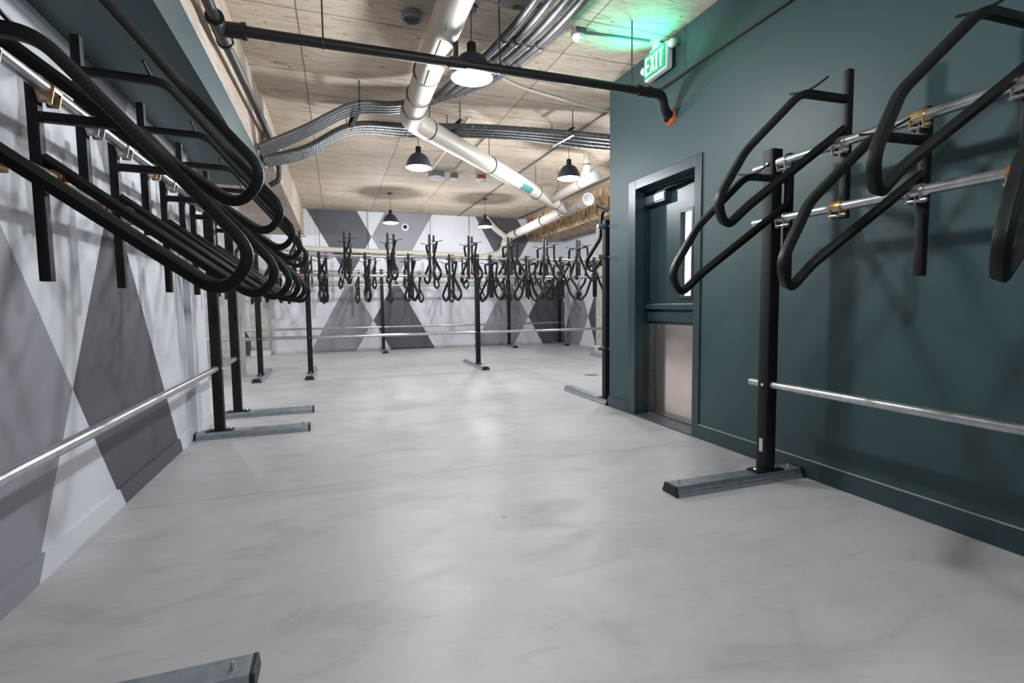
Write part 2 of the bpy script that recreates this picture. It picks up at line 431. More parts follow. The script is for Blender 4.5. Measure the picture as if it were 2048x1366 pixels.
# door
d = thing('door_1', 'dark green steel door with narrow glazed slot and metal kick plate', 'door', (3.24, 4.25, 0)); d['kind'] = 'structure'
def dbox(name, x0, x1, y0, y1, z0, z1, mat, par=d, **kw): return obj(name, bbox_bm(x0-3.24, x1-3.24, y0-4.25, y1-4.25, z0, z1), mat, par, **kw)
bm = bmesh.new()
ox, oy = 3.24, 4.25
def fb(x0, x1, y0, y1, z0, z1): box(bm, x0-ox, x1-ox, y0-oy, y1-oy, z0, z1)
fb(XR-.014, XR+.10, D1-.105, D1+.03, 0, DZ+.03); fb(XR-.014, XR+.10, D0-.03, D0+.06, 0, DZ+.03); fb(XR-.014, XR+.10, D0+.06, D1-.105, DZ-.07, DZ+.03)
fb(XR+.10, XR+.19, D1-.075, D1, 0, DZ); fb(XR+.10, XR+.19, D0, D0+.04, 0, DZ); fb(XR+.10, XR+.19, D0+.04, D1-.075, DZ-.10, DZ)
obj('door_frame', bm, M['frame'], d, bevel=.004)
# leaf with the slot for the glass
Y0, Y1 = D0+.02, D1-.06; G0, G1, GZ0, GZ1 = 4.03, 4.19, 1.29, 2.10
bm = bmesh.new()
def lb(y0, y1, z0, z1): box(bm, 0, .045, y0-oy, y1-oy, z0, z1)
lb(Y0, G0, .02, DZ-.03); lb(G1, Y1, .02, DZ-.03); lb(G0, G1, .02, GZ0); lb(G0, G1, GZ1, DZ-.03)
obj('door_leaf', bm, M['frame'], d)
bm = bmesh.new()
for a in ((G0-.03, G0), (G1, G1+.03)): box(bm, -.016, .002, a[0]-oy, a[1]-oy, GZ0-.03, GZ1+.03)
for a in ((GZ0-.03, GZ0), (GZ1, GZ1+.03)): box(bm, -.016, .002, G0-oy, G1-oy, a[0], a[1])
obj('glazing_bead', bm, M['frame'], d, bevel=.003)
dbox('glass_pane', 3.255, 3.261, G0, G1, GZ0, GZ1, M['glass'])
kp = dbox('kick_plate', 3.236, 3.2405, Y0, Y1, .03, 1.0, M['steel'])
bm = bmesh.new()
for z in (.06, .25, .44, .63, .82, .97):
    lathe(bm, [(.008, 0), (.006, -.004), (0.001, -.005)], (-.0042, Y1-.03-oy, z), 8, axis='X')
for y in (3.8, 4.0, 4.2, 4.4, 4.55): 
    for z in (.06, .97): lathe(bm, [(.008, 0), (.006, -.004), (0.001, -.005)], (-.0042, y-oy, z), 8, axis='X')
objs('screw', bm, M['bolt'], kp)
bm = bmesh.new(); box(bm, -.075, -.01, Y0-oy, Y1+.02-oy, 1.155, 1.215); obj('push_bar', bm, M['frame'], d, bevel=.008)
bm = bmesh.new(); box(bm, -.035, 0, Y0-oy, Y1-oy, 1.03, 1.135); obj('push_bar_rail', bm, M['frame'], d, bevel=.004)
bm = bmesh.new(); box(bm, -.075, 0, 4.36-oy, 4.72-oy, 2.25, 2.36); cl = obj('closer', bm, M['frame'], d, bevel=.008)
bm = bmesh.new(); box(bm, -.082, -.074, 4.37-oy, 4.71-oy, 2.27, 2.345); obj('closer_cover', bm, galv('satin_closer_cover', .45, (150, 156, 168)), cl, bevel=.004)
bm = bmesh.new(); sweep(bm, [(-.05, 4.55-oy, 2.365), (-.06, 4.3-oy, 2.375), (-.03, 4.05-oy, 2.385)], rsquare(.012, .004)); obj('closer_arm', bm, M['black'], cl)
dbox('threshold', XR-.02, 3.30, D0, D1-.0, .0, .014, M['sill'])
# the lit corridor behind the door slot
cb = bmesh.new(); box(cb, 4.3, 4.34, 3.2, 5.09, 0.0, 3.0); box(cb, 3.32, 4.34, 5.05, 5.09, 0, 3.0); struct('wall_corridor', cb, M['lite'], 'bright corridor wall seen through the door slot')

# left dropped soffit and the concrete beam it hangs from
struct('trim_2', bbox_bm(XL-.1, -.755, YF, 6.745, 2.66, 2.92), M['green'], 'dark green boxed soffit along the top of the left wall')
bm = bmesh.new(); box(bm, -2.15, -.765, YF, 6.70, 2.92, 3.9); box(bm, -2.15, -.735, 6.70, YB, 3.13, 3.9)
struct('beam_left', bm, M['beamy'], 'deep concrete beam running along the left side of the ceiling')
bm = bmesh.new()
prism(bm, [(5.62, 3.95), (5.62, 3.22), (5.68, 3.15), (6.38, 3.15), (6.42, 3.22), (6.42, 3.95)], 'Y', 6.2, YB)
struct('beam_right', bm, M['rust'], 'stained concrete beam with rusty patches along the right side')
struct('column_left', bbox_bm(-2.12, -1.6, 9.85, 10.35, 0, 3.13), M['column'], 'bare concrete column behind the left rack posts')
struct('column_back', bbox_bm(-2.1, -1.66, 14.42, YB, 0, 3.13), M['column'], 'concrete pilaster at the left of the back wall')
bm = bmesh.new(); box(bm, -2.12, -1.64, 14.4, 14.42, 0, .13); struct('trim_3', bm, M['white'])
struct('column_right', bbox_bm(6.42, XE, 11.0, 11.75, 0, 3.9), M['column'], 'pale concrete column at the far right')
bm = bmesh.new(); box(bm, 6.40, 6.42, 10.98, 11.77, 0, .13); struct('trim_4', bm, M['white'])

# ================================================================ BIKE HANGERS
BAR_L = .83
def make_hanger(mir, low):
    """local x: away from the rail; z=0: foot of the bar.  Returns a tree with its parts."""
    s = -1 if mir else 1
    root = bpy.data.objects.new('bike_hanger', None); C.objects.link(root); root.empty_display_size = .1
    bm = bmesh.new(); sweep(bm, [(0, 0, 0), (0, 0, BAR_L)], rsquare(.0205, .003)); obj('upright_bar', bm, M['black'], root, smooth=25)
    pts = [(.012, 0, .668), (.355, 0, .66), (.616, .119, .361), (.885, .030, .055), (.775, .088, -.075), (.580, .121, .066), (.012, 0, .505)]
    pts = [(x, -y*s, z) for x, y, z in pts]
    path = fillet(pts, [0, .06, .06, .12, .10, .06, 0])
    bm = bmesh.new(); sweep(bm, path, rsquare(.0192, .0035), up0=(0, 1, 0)); obj('hoop_arm', bm, M['black'], root, smooth=25)
    bm = bmesh.new(); tube(bm, [(.30, -.118, .706), (.30, -.03, .683), (.30, .03, .683), (.30, .118, .706)], .006, 8, .03); obj('cross_rod', bm, M['black'], root, smooth=60)
    for zc in ((.778, .418) if low else (.42, .06)):
        bm = bmesh.new()
        # strap round the rail, two ears below it, back plate
        o = [(.05+.031*math.cos(a), zc+.031*math.sin(a)) for a in [math.radians(180+k*-20) for k in range(0, 10)]]
        outer = [(.05+.034*math.cos(math.radians(200-k*22)), zc+.034*math.sin(math.radians(200-k*22))) for k in range(11)]
        outer += [(.072, zc-.062), (.03, zc-.062)]
        prism(bm, outer, 'Y', -.033, -.028); prism(bm, outer, 'Y', .028, .033)
        strap = []
        for k in range(11): a = math.radians(200-k*22); strap.append((.05+.035*math.cos(a), zc+.035*math.sin(a)))
        for k in range(10, -1, -1): a = math.radians(200-k*22); strap.append((.05+.0305*math.cos(a), zc+.0305*math.sin(a)))
        prism(bm, strap, 'Y', -.033, .033)
        c = obj('clamp', bm, M['zinc'], root)
        bm = bmesh.new(); lathe(bm, [(.001, -.05), (.009, -.05), (.009, .05), (.001, .05)], (.05, 0, zc-.047), 10, axis='Y'); obj('clamp_bolt', bm, M['bolt'], c)
    return root
PROTO = {}
def hanger(x, y, zrail, low, rz, label, group, mir=False):
    """x, y: centre of the bar; zrail: height of the lower of the two upper rails"""
    key = (mir, low); z = zrail-(.418 if low else .06)
    if key not in PROTO: PROTO[key] = o = make_hanger(mir, low)
    else: o = copy_tree(PROTO[key])
    o.location = (x, y, z); o.rotation_euler = (0, 0, rz); tag(o, label, 'bike hanger', group)
    return o

# ================================================================ RACK FRAMES
def make_rack(label, axis, line, ends, rails, posts, feet, sticker=None, bolt_side=-1, top=2.215):
    """axis: direction of the rails; line: the fixed coordinate; posts: positions along axis; feet: (from, to) on the other axis, each side of line"""
    mid = (ends[0]+ends[1])/2
    loc = (mid, line, 0) if axis == 'X' else (line, mid, 0)
    root = thing('bike_rack_frame', label, 'bike rack', loc, 0, 'bike rack frames')
    def L(a, b, z): return (a-mid, b-line, z) if axis == 'X' else (b-line, a-mid, z)
    for z in rails:
        bm = bmesh.new(); r, ri = .027, .0235
        for rr in (r,): sweep(bm, [L(ends[0], line, z), L(ends[1], line, z)], circ(rr, 20))
        obj('rail', bm, M['galv'], root, smooth=40)
    for p in posts:
        bm = bmesh.new(); sweep(bm, [L(p, line, .075), L(p, line, top)], rsquare(.042, .006)); po = obj('post', bm, M['black'], root, smooth=40)
        for z in rails:
            bm = bmesh.new()
            c = L(p, line, z)
            for sg in (1, -1):
                lathe(bm, [(.013, sg*.042), (.013, sg*.046), (.009, sg*.051), (.001, sg*.052)], c, 12, axis='Y' if axis == 'X' else 'X')
            objs('bolt', bm, M['bolt'], po, smooth=40)
        if sticker is not None and p == sticker:
            bm = bmesh.new(); c = L(p, line, 0)
            box(bm, c[0]-.0445, c[0]-.0422, c[1]-.013, c[1]+.016, .20, .29); obj('sticker', bm, M['label'], po)
        # foot channel
        prof = [(-.078, 0), (.078, 0), (.078, .022), (.066, .03), (.066, .038), (.055, .064), (-.055, .064), (-.066, .038), (-.066, .03), (-.078, .022)]
        prof = [(a*.95, b) for a, b in prof]
        a0, a1 = feet
        bm = bmesh.new(); pc = p-mid
        if axis == 'X': prism(bm, [(pc+a, b) for a, b in prof], 'Y', a0+.015, a1-.015)
        else: prism(bm, [(pc+a, b) for a, b in prof], 'X', a0+.015, a1-.015)
        ft = obj('foot', bm, M['alu'], root)
        for e0, e1 in ((a0, a0+.017), (a1-.017, a1)):
            bm = bmesh.new(); pr = [(pc+a*1.02, b*1.03) for a, b in prof]
            prism(bm, pr, 'Y' if axis == 'X' else 'X', e0, e1); obj('end_cap', bm, M['rubber'], ft, bevel=.003)
        bm = bmesh.new(); c = L(p, line, 0)
        if axis == 'X': box(bm, c[0]-.052, c[0]+.052, -.115, .115, .064, .075)
        else: box(bm, -.115, .115, c[1]-.052, c[1]+.052, .064, .075)
        bp = obj('base_plate', bm, M['black'], ft, bevel=.002)
        bm = bmesh.new()
        for q in (-.085, .085):
            cc = (c[0], q, .075) if axis == 'X' else (q, c[1], .075)
            lathe(bm, [(.016, 0), (.016, .006), (.009, .014), (.001, .015)], cc, 12)
        for q in (a0+.07, a1-.07):
            cc = (c[0], q, .064) if axis == 'X' else (q, c[1], .064)
            lathe(bm, [(.009, 0), (.009, .006), (.005, .022), (.001, .023)], cc, 10)
        objs('foot_bolt', bm, M['bolt'], ft, smooth=40)
    return root

RLO, RUP, RBOT = 1.76, 2.12, .66
# right rack in front of the green wall
XRR = 2.755
make_rack('black post bike rack with steel rails before the green wall beside the door', 'Y', XRR, (-.85, 2.785), (RUP, RLO, RBOT), (-.66, 2.64), (1.97-XRR, XR-.02-XRR), sticker=2.64)
XBR = XRR+.05
g = 'hangers on the rack by the green wall'
for y, low, lab in ((2.553, 1, 'black looped bike hanger mounted low beside the post nearest the green door'),
                    (2.17, 0, 'black looped bike hanger mounted high on green wall rack, nearer the door'),
                    (1.751, 1, 'black looped bike hanger mounted low on green wall rack, right of its post'),
                    (1.35, 0, 'black looped bike hanger mounted high on green wall rack, nearer the camera'),
                    (.943, 1, 'black looped bike hanger cut by the right edge of the photo')):
    hanger(XBR, y, RLO, low, PI, lab, g)
# left rack
XLR = -1.08
make_rack('black post bike rack with steel rails along the triangle painted left wall', 'Y', XLR, (1.56, 6.40), (RUP, RLO, RBOT), (1.76, 5.37, 6.30), (-1.285-XLR, -.285-XLR))
g = 'hangers on the left wall rack'
nm = ['nearest', 'second', 'third', 'fourth', 'fifth', 'farthest']
for i, y in enumerate((1.845, 2.63, 3.415, 4.265, 5.04, 5.86)):
    hanger(XLR-.05, y, RLO, 1, 0, f'black looped bike hanger mounted low on left wall rack, {nm[i]} from camera of low row' if i not in (0, 5) else f'black looped bike hanger mounted low on left wall rack, {nm[i]} of low row', g, True)
nm = ['nearest', 'second', 'third', 'fourth', 'farthest']
for i, y in enumerate((2.23, 3.05, 3.895, 4.725, 5.60)):
    hanger(XLR-.05, y, RLO, 0, 0, f'black looped bike hanger mounted high on left wall rack, {nm[i]} from camera of high row' if i not in (0, 4) else f'black looped bike hanger mounted high on left wall rack, {nm[i]} of high row', g, True)
# island rack, hangers on both sides
YI = 9.62
make_rack('double sided black bike rack standing free across the middle of the floor', 'X', YI, (-4.7, 5.95), (2.14, 1.79, .69), (-4.35, -1.27, -.465, 2.63, 5.72), (9.21-YI-.13, 11.05-YI-.45))
NEAR_HI = [-1.36, -.56, .283, 1.056, 1.80, 2.553, 3.376, 4.15, 4.89]
FAR_HI = [-1.46, -.645, .18, .934, 1.70, 2.46, 3.27, 4.04, 4.78]
NEAR_LO = [-1.75, -.95, -.141, .60, 1.386, 2.16, 2.96, 3.75, 4.51, 5.28]
FAR_LO = [None, -1.05, -.255, .528, 1.30, 2.075, 2.885, 3.65, 4.41, 5.18]
for his, los, dy, rz, nmside in ((NEAR_HI, NEAR_LO, .05, -PI/2, 'camera side'), (FAR_HI, FAR_LO, -.05, PI/2, 'far side')):
    g = 'island rack hangers on its '+nmside
    for word, low, xs, left in (('high', 0, his, ['by its leftmost post', 'just left of its second post']), ('low', 1, los, ['left of its leftmost post', 'between its two left posts'])):
        for k, x in enumerate(xs):
            if x is None: continue
            where = left[k] if k < 2 else f'{ORD[k-2]} right of its second post'
            hanger(x, YI+dy, 1.79, low, rz, f'black hanger {word} on {nmside} of island rack, {where}', g)
# back wall rack
YK = 14.0
make_rack('black post bike rack with steel rails set against the painted back wall', 'X', YK, (-2.9, 6.50), (2.15, 1.79, .67), (-2.5, 1.18, 4.78, 6.40), (13.45-YK, 14.57-YK))
g = 'hangers on the back wall rack'
for word, low, xs in (('high', 0, (-2.15, -1.35, -.56, .21, 1.03, 1.82, 2.62, 3.42, 4.22, 5.02, 5.82)), ('low', 1, (-1.78, -.98, -.19, .60, 1.42, 2.20, 3.01, 3.86, 4.64, 5.42, 6.2))):
    for k, x in enumerate(xs):
        where = ['in front of the concrete pilaster', 'just right of the concrete pilaster'][k] if k < 2 else f'{ORD[k-2]} past the end of the left rack'
        hanger(x, YK+.05, 1.79, low, -PI/2, f'black hanger {word} on the back wall rack, {where}', g)
# rack behind the end of the green wall
YR = 5.385
make_rack('black post bike rack mostly hidden behind the end of the green wall', 'X', YR, (2.965, 6.2), (2.14, 1.78, .68), (3.09, 6.05), (5.275-YR, 6.45-YR))
for x, low, lab in ((3.20, 0, 'black looped bike hanger mounted high, peeking past the end of the green wall'),):
    hanger(x, YR-.05, 1.78, low, PI/2, lab, 'hangers behind the green wall')

# ================================================================ PENDANT LAMPS
def pendant_parts(root, H=.57, R=.178):
    """hangs from z=0 (ceiling) down to -H at the rim"""
    bm = bmesh.new(); lathe(bm, [(.001, 0), (.062, 0), (.062, -.016), (.055, -.022), (.001, -.022)], (0, 0, 0), 28); ca = obj('canopy', bm, M['shade'], root, smooth=40)
    bm = bmesh.new(); tube(bm, [(0, 0, -.02), (0, 0, -H+.27)], .004, 8); obj('cord', bm, M['cord'], root, smooth=60)
    bm = bmesh.new(); lathe(bm, [(.001, -H+.285), (.034, -H+.285), (.038, -H+.278), (.038, -H+.19), (.001, -H+.19)], (0, 0, 0), 24); obj('socket', bm, M['cord'], root, smooth=40)
    out = [(.036, -H+.20), (.06, -H+.195), (.098, -H+.172), (.132, -H+.132), (.157, -H+.082), (.171, -H+.035), (R, 0-H)]
    inn = [(r-.004, z-.003 if i < len(out)-1 else z) for i, (r, z) in enumerate(out)][::-1]
    bm = bmesh.new(); lathe(bm, out+inn, (0, 0, 0), 44); obj('lamp_shade', bm, M['shade'], root, smooth=50)
    bm = bmesh.new(); lathe(bm, [(R-.007, -H+.006), (R*.8, -H-.012), (R*.5, -H-.024), (R*.2, -H-.029), (.001, -H-.03)], (0, 0, 0), 44); obj('diffuser', bm, M['lamp'], root, smooth=60)
def pendant(x, y, label, shown=True):
    zc = ceil_z(y)
    r = thing('pendant_lamp', label, 'lamp', (x, y, zc), 0, 'black dome pendant lamps')
    pendant_parts(r, zc-3.13)
    ld = bpy.data.lights.new('pendant_light', 'POINT'); ld.energy = LAMP_W; ld.color = (.93, .96, 1); ld.shadow_soft_size = .075
    lo = bpy.data.objects.new('pendant_light', ld); C.objects.link(lo); lo.parent = r; lo.location = (0, 0, -(zc-3.13)-.14)
    return r
pendant(1.15, 4.25, 'largest black dome pendant lamp, glowing behind the black sprinkler pipe')
pendant(1.15, 7.15, 'black dome pendant lamp under the conduits, left of the white drain pipe')
pendant(3.42, 7.1, 'black dome pendant lamp beside the green wall, right of the diagonal white pipe')
pendant(1.25, 11.95, 'small far black dome pendant lamp, left one before the back wall')
pendant(3.5, 11.95, 'small far black dome pendant lamp, right one before the back wall')
pendant(1.15, .45, 'black dome pendant lamp behind the camera, out of the photo')
pendant(5.3, 8.0, 'black dome pendant lamp hidden behind the green wall')
pendant(-3.2, 8.2, 'black dome pendant lamp in the alcove hidden by the left wall')
pendant(-3.2, 12.2, 'black dome pendant lamp in the alcove, hidden beyond the left column')

# ================================================================ PIPES OVERHEAD
def ringband(bm, p, d, r, w=.012):
    d = Vector(d).normalized(); p = Vector(p); sweep(bm, [p-d*w/2, p+d*w/2], circ(r, 24))
# main white drain pipe
r = thing('drain_pipe', 'thick white plastic drain pipe with diagonal run across the ceiling', 'pipe', (.85, 5.9, 3.3))
def Lp(p): return (p[0]-.85, p[1]-5.9, p[2]-3.3)
P0, P1, P2, P3 = (.86, 1.2, 3.37), (.87, 5.93, 3.34), (4.45, 9.72, 3.27), (4.86, 14.25, 3.20)
rp = .121
bm = bmesh.new(); tube(bm, [Lp(P0), Lp((.87, 5.72, 3.343))], rp, 28); obj('near_run', bm, M['pvc'], r, smooth=40)
d12 = (Vector(P2)-Vector(P1)).normalized()
bm = bmesh.new(); tube(bm, [Lp((.87, 5.62, 3.343)), Lp(P1), Lp(Vector(P1)+d12*.34)], rp+.009, 28, .16); obj('elbow', bm, M['pvc'], r, smooth=40)
bm = bmesh.new(); tube(bm, [Lp(Vector(P1)+d12*.2), Lp(P2), Lp(Vector(P2)+d12*.42)], rp, 28); obj('diagonal_run', bm, M['pvc'], r, smooth=40)
bm = bmesh.new(); tube(bm, [Lp((4.78, 9.15, 3.285)), Lp((4.80, 9.6, 3.275)), Lp((4.84, 14.0, 3.20))], rp-.004, 28); obj('far_run', bm, M['pvc'], r, smooth=40)
bm = bmesh.new(); tube(bm, [Lp((4.78, 9.05, 3.287)), Lp((4.783, 9.4, 3.28))], rp+.006, 28); obj('cleanout_hub', bm, M['pvc'], r, smooth=40)
bm = bmesh.new(); lathe(bm, [(.001, -.02), (.05, -.02), (.05, -.008), (rp-.02, -.006), (rp-.01, 0), (rp-.01, .02)], Lp((4.78, 9.05, 3.287)), 28, axis='Y'); obj('cleanout_plug', bm, M['pvcgrey'], r, smooth=40)
# branch from the right
B0, B1 = (4.06, 7.45, 3.30), (4.06, 9.15, 3.275)
bm = bmesh.new(); tube(bm, [Lp(B0), Lp(B1), Lp((4.16, 9.42, 3.275))], .083, 24, .1); obj('branch_run', bm, M['pvc'], r, smooth=40)
bm = bmesh.new(); lathe(bm, [(.001, -.02), (.06, -.02), (.088, -.012), (.092, 0), (.092, .05)], Lp((4.06, 7.44, 3.30)), 24, axis='Y'); obj('branch_plug', bm, M['pvcgrey'], r, smooth=40)
bm = bmesh.new(); tube(bm, [Lp((4.06, 8.0, 3.30)), Lp((4.06, 7.74, 3.45)), Lp((4.06, 7.74, 3.75))], .062, 20, .1); obj('branch_riser', bm, M['pvc'], r, smooth=40)
# drop at the back wall
bm = bmesh.new(); tube(bm, [Lp((4.83, 13.7, 3.205)), Lp((4.84, 14.3, 3.19)), Lp((4.75, 14.43, 2.74)), Lp((4.35, 14.44, 2.66))], rp, 26, .2); obj('drop_elbow', bm, M['pvc'], r, smooth=40)
bm = bmesh.new(); tube(bm, [Lp((4.8, 14.2, 3.2)), Lp((4.45, 14.2, 3.45)), Lp((4.15, 14.2, 3.78))], .085, 22, .1); obj('upper_branch', bm, M['pvc'], r, smooth=40)
bm = bmesh.new(); tube(bm, [Lp((4.4, 14.44, 2.66)), Lp((-1.6, 14.44, 2.79))], .07, 20); obj('wall_run', bm, M['pvc'], r, smooth=40)
bm = bmesh.new()
for p, d in (((.865, 4.75, 3.352), (0, 1, 0)), ((.868, 5.25, 3.348), (0, 1, 0)), ((.869, 5.6, 3.344), (0, 1, 0)), (Vector(P1)+d12*.36, d12), (Vector(P2)-d12*.25, d12), (Vector(P2)+d12*.33, d12), (Vector(P1)+d12*2.0, d12), (Vector(P1)+d12*3.9, d12)):
    ringband(bm, Lp(p), d, rp+.0105, .014)
for y in (9.45, 10.3, 11.4, 13.2): ringband(bm, Lp((4.805, y, 3.275-.017*(y-9.6))), (0, 1, 0), rp+.006, .014)
for y in (7.95, 8.9): ringband(bm, Lp((4.06, y, 3.292)), (0, 1, 0), .087, .012)
ringband(bm, Lp((4.06, 7.74, 3.55)), (0, 0, 1), .067, .014)
objs('pipe_band', bm, M['ring'], r)
bm = bmesh.new()
for p, q in (((.8, 3.95, 3.235), (.80, 4.3, 3.232)), ((.80, 4.45, 3.23), (.805, 4.75, 3.23)), ((.79, 3.3, 3.25), (.80, 3.8, 3.238))):
    tube(bm, [Lp((p[0]+.03, p[1], p[2]+.004)), Lp((q[0]+.03, q[1], q[2]+.004))], .004, 6)
for a in (.5, 1.0, 1.7, 3.0, 4.4):
    pa = Vector(P1)+d12*a; pb = Vector(P1)+d12*(a+.28); tube(bm, [Lp(pa+Vector((0, -.05, -rp+.011))), Lp(pb+Vector((0, -.05, -rp+.011)))], .0035, 6)
objs('printed_marking', bm, M['mark'], r)
bm = bmesh.new(); a, b = Vector(P1)+d12*3.05, Vector(P1)+d12*3.5
nrm = Vector((d12.y, -d12.x, 0)).normalized()
pr = []
for k in range(6):
    an = math.radians(-75+k*12); pr.append(nrm*(rp+.0012)*math.cos(an)+Vector((0, 0, 1))*(rp+.0012)*math.sin(an))
va = [bm.verts.new(Lp(a+q)) for q in pr]; vb = [bm.verts.new(Lp(b+q)) for q in pr]
for k in range(5): bm.faces.new((va[k], va[k+1], vb[k+1], vb[k]))
obj('pipe_sticker', bm, M['teal'], r)
bm = bmesh.new()
hp = [Vector(P1)+d12*a for a in (.4, 2.0, 3.9)]+[Vector((4.81, 10.6, 3.26)), Vector((4.83, 12.6, 3.23)), Vector((4.06, 8.9, 3.28)), Vector((.867, 3.2, 3.36))]
for p in hp: tube(bm, [Lp((p.x, p.y, p.z+.115)), Lp((p.x, p.y, ceil_z(p.y)+.01))], .006, 8)
for x in (-.35, .9, 2.6, 3.75): tube(bm, [Lp((x, 14.44, 2.83-.0217*(x+1.6)*.97)), Lp((x, 14.44, 3.84))], .007, 8)
objs('hanger_rod', bm, M['rod'], r)
bm = bmesh.new(); lathe(bm, [(.095, .03), (.10, .02), (.10, 0), (.085, 0), (.085, .03)], (0, 0, 0), 28, axis='Y')
tag(obj('wall_sleeve', bm, M['plastic'], loc=(4.15, YB-.03, 2.83)), 'white round pipe sleeve on back wall beside the white drop pipe', 'pipe sleeve')

# black sprinkler pipes
r = thing('sprinkler_pipe', 'black iron sprinkler pipe crossing the room below the nearest lamp', 'pipe', (-.68, 4.02, 3.11))
def Ls(p): return (p[0]+.68, p[1]-4.02, p[2]-3.11)
bm = bmesh.new(); tube(bm, [Ls((-.6, 4.02, 3.125)), Ls((2.72, 4.0, 3.115))], .036, 18); obj('cross_main', bm, M['pipe'], r, smooth=40)
bm = bmesh.new(); tube(bm, [Ls((-.685, -2.5, 3.16)), Ls((-.68, 4.0, 3.11)), Ls((-.68, 7.75, 3.33)), Ls((-.68, 7.75, 2.98)), Ls((-.80, 7.75, 2.9))], .034, 18, .05); obj('side_main', bm, M['pipe'], r, smooth=40)
bm = bmesh.new(); tube(bm, [Ls((-.68, 3.87, 3.115)), Ls((-.68, 4.2, 3.125))], .05, 18); tube(bm, [Ls((-.68, 4.02, 3.12)), Ls((-.53, 4.02, 3.125))], .05, 18)
for p, dd in (((-.68, 3.87, 3.115), (0, 1, 0)), ((-.68, 4.2, 3.125), (0, 1, 0)), ((-.53, 4.02, 3.125), (1, 0, 0))): ringband(bm, Ls(p), dd, .057, .03)
obj('tee_fitting', bm, M['pipe'], r, smooth=40)
bm = bmesh.new(); tube(bm, [Ls((2.62, 4.0, 3.115)), Ls((2.86, 4.0, 3.11)), Ls((2.93, 4.06, 2.99)), Ls((3.06, 4.12, 2.965))], .043, 18, .07)
for p, dd in (((2.62, 4, 3.115), (1, 0, 0)), ((2.72, 4, 3.115), (1, 0, 0))): ringband(bm, Ls(p), dd, .05, .025)
obj('wall_elbow', bm, M['pipe'], r, smooth=40)
bm = bmesh.new(); lathe(bm, [(.05, -.045), (.068, -.02), (.075, 0), (.05, 0), (.05, -.045)], Ls((3.05, 4.12, 2.965)), 20, axis='X'); obj('firestop_collar', bm, M['orange'], r)
bm = bmesh.new(); tube(bm, [Ls((.9, 4.01, 3.12)), Ls((1.04, 4.01, 3.12))], .045, 18); tube(bm, [Ls((.955, 4.01, 3.13)), Ls((.955, 4.01, 3.72))], .022, 14); obj('riser_tee', bm, M['pipe'], r, smooth=40)
for x in (-.02, 1.32, 2.55):
    bm = bmesh.new(); tube(bm, [Ls((x, 4.01, 3.16)), Ls((x, 4.01, 3.71))], .006, 8)
    ringband(bm, Ls((x, 4.01, 3.12)), (1, 0, 0), .040, .02)
    objs('hanger_rod', bm, M['rod'], r)
bm = bmesh.new(); tube(bm, [(-.02, -3.0, .03), (-.01, .25, 0), (-.16, .27, -.03)], .011, 10, .03)
tag(obj('wall_conduit', bm, M['pipe'], smooth=50, loc=(3.03, 4.05, 3.27)), 'thin black conduit running along the top of the green wall', 'conduit')

# ================================================================ CONDUITS
def ribbed(bm, path, r, pitch=.022, n=9):
    # resample the path and alternate the radius
    pts = [Vector(p) for p in path]; out = []; acc = 0; step = pitch/2
    for a, b in zip(pts, pts[1:]):
        L = (b-a).length
        while acc < L: out.append(a+(b-a)*(acc/L)); acc += step
        acc -= L
    sweep(bm, out, circ(r, n), scale=[1 if i % 2 else .80 for i in range(len(out))])
def smoothpath(pts, sub=10):
    P = [Vector(p) for p in pts]; out = []
    for i in range(len(P)-1):
        a, b, c, d_ = P[max(i-1, 0)], P[i], P[i+1], P[min(i+2, len(P)-1)]
        for k in range(sub):
            u = k/sub; out.append(.5*((2*b)+(c-a)*u+(2*a-5*b+4*c-d_)*u*u+(3*b-a-3*c+d_)*u**3))
    out.append(P[-1]); return out
frontlab = ['leftmost', 'second from left', 'third from left', 'rightmost']
for k in range(4):
    x = 1.49+.112*k
    path = smoothpath([(x-.12, .6, 3.50), (x-.02, 2.4, 3.50), (x, 3.6, 3.49), (x-.10, 4.5, 3.49), (x-.27, 5.15-.03*k, 3.49), (1.14+.07*k-.1, 5.8-.10*k+.05, 3.50), (.72, 6.18-.075*k, 3.50), (.26, 6.30-.085*k, 3.47), (-.25, 6.38-.085*k, 3.20), (-.737, 6.38-.085*k, 2.94)])
    bm = bmesh.new(); ribbed(bm, path, .036)
    o = thing('flexible_conduit', f'ribbed metal conduit, {frontlab[k]} of four running overhead toward the camera', 'conduit', (0, 0, 0), 0, 'conduits running toward the camera')
    obj('sheath', bm, M['conduit'], o, smooth=70)
    bm = bmesh.new()
    for t_ in (.30, .36, .52, .6):
        i = int(t_*len(path)); p = path[i]; dd = path[i+1]-path[i-1]; ringband(bm, p, dd, .041, .05)
    objs('coupling', bm, M['emt'], o, smooth=40)
crosslab = ['nearest', 'second', 'third', 'farthest']
for k in range(4):
    yo = .105*k
    path = smoothpath([(5.6, 6.25+yo, 3.46), (4.6, 6.2+yo, 3.46), (3.4, 6.12+yo, 3.45-.012*k), (2.5, 6.2+yo, 3.46), (1.7, 6.3+yo, 3.46), (.95, 6.48+yo, 3.45), (.27, 6.62+yo*.9, 3.44), (-.28, 6.66+yo*.9, 3.13), (-.737, 6.50+yo*.85, 2.925)])
    bm = bmesh.new(); ribbed(bm, path, .042)
    o = thing('flexible_conduit', f'ribbed metal conduit, {crosslab[k]} from camera of four crossing behind the white elbow', 'conduit', (0, 0, 0), 0, 'conduits crossing the room')
    obj('sheath', bm, M['conduit'], o, smooth=70)
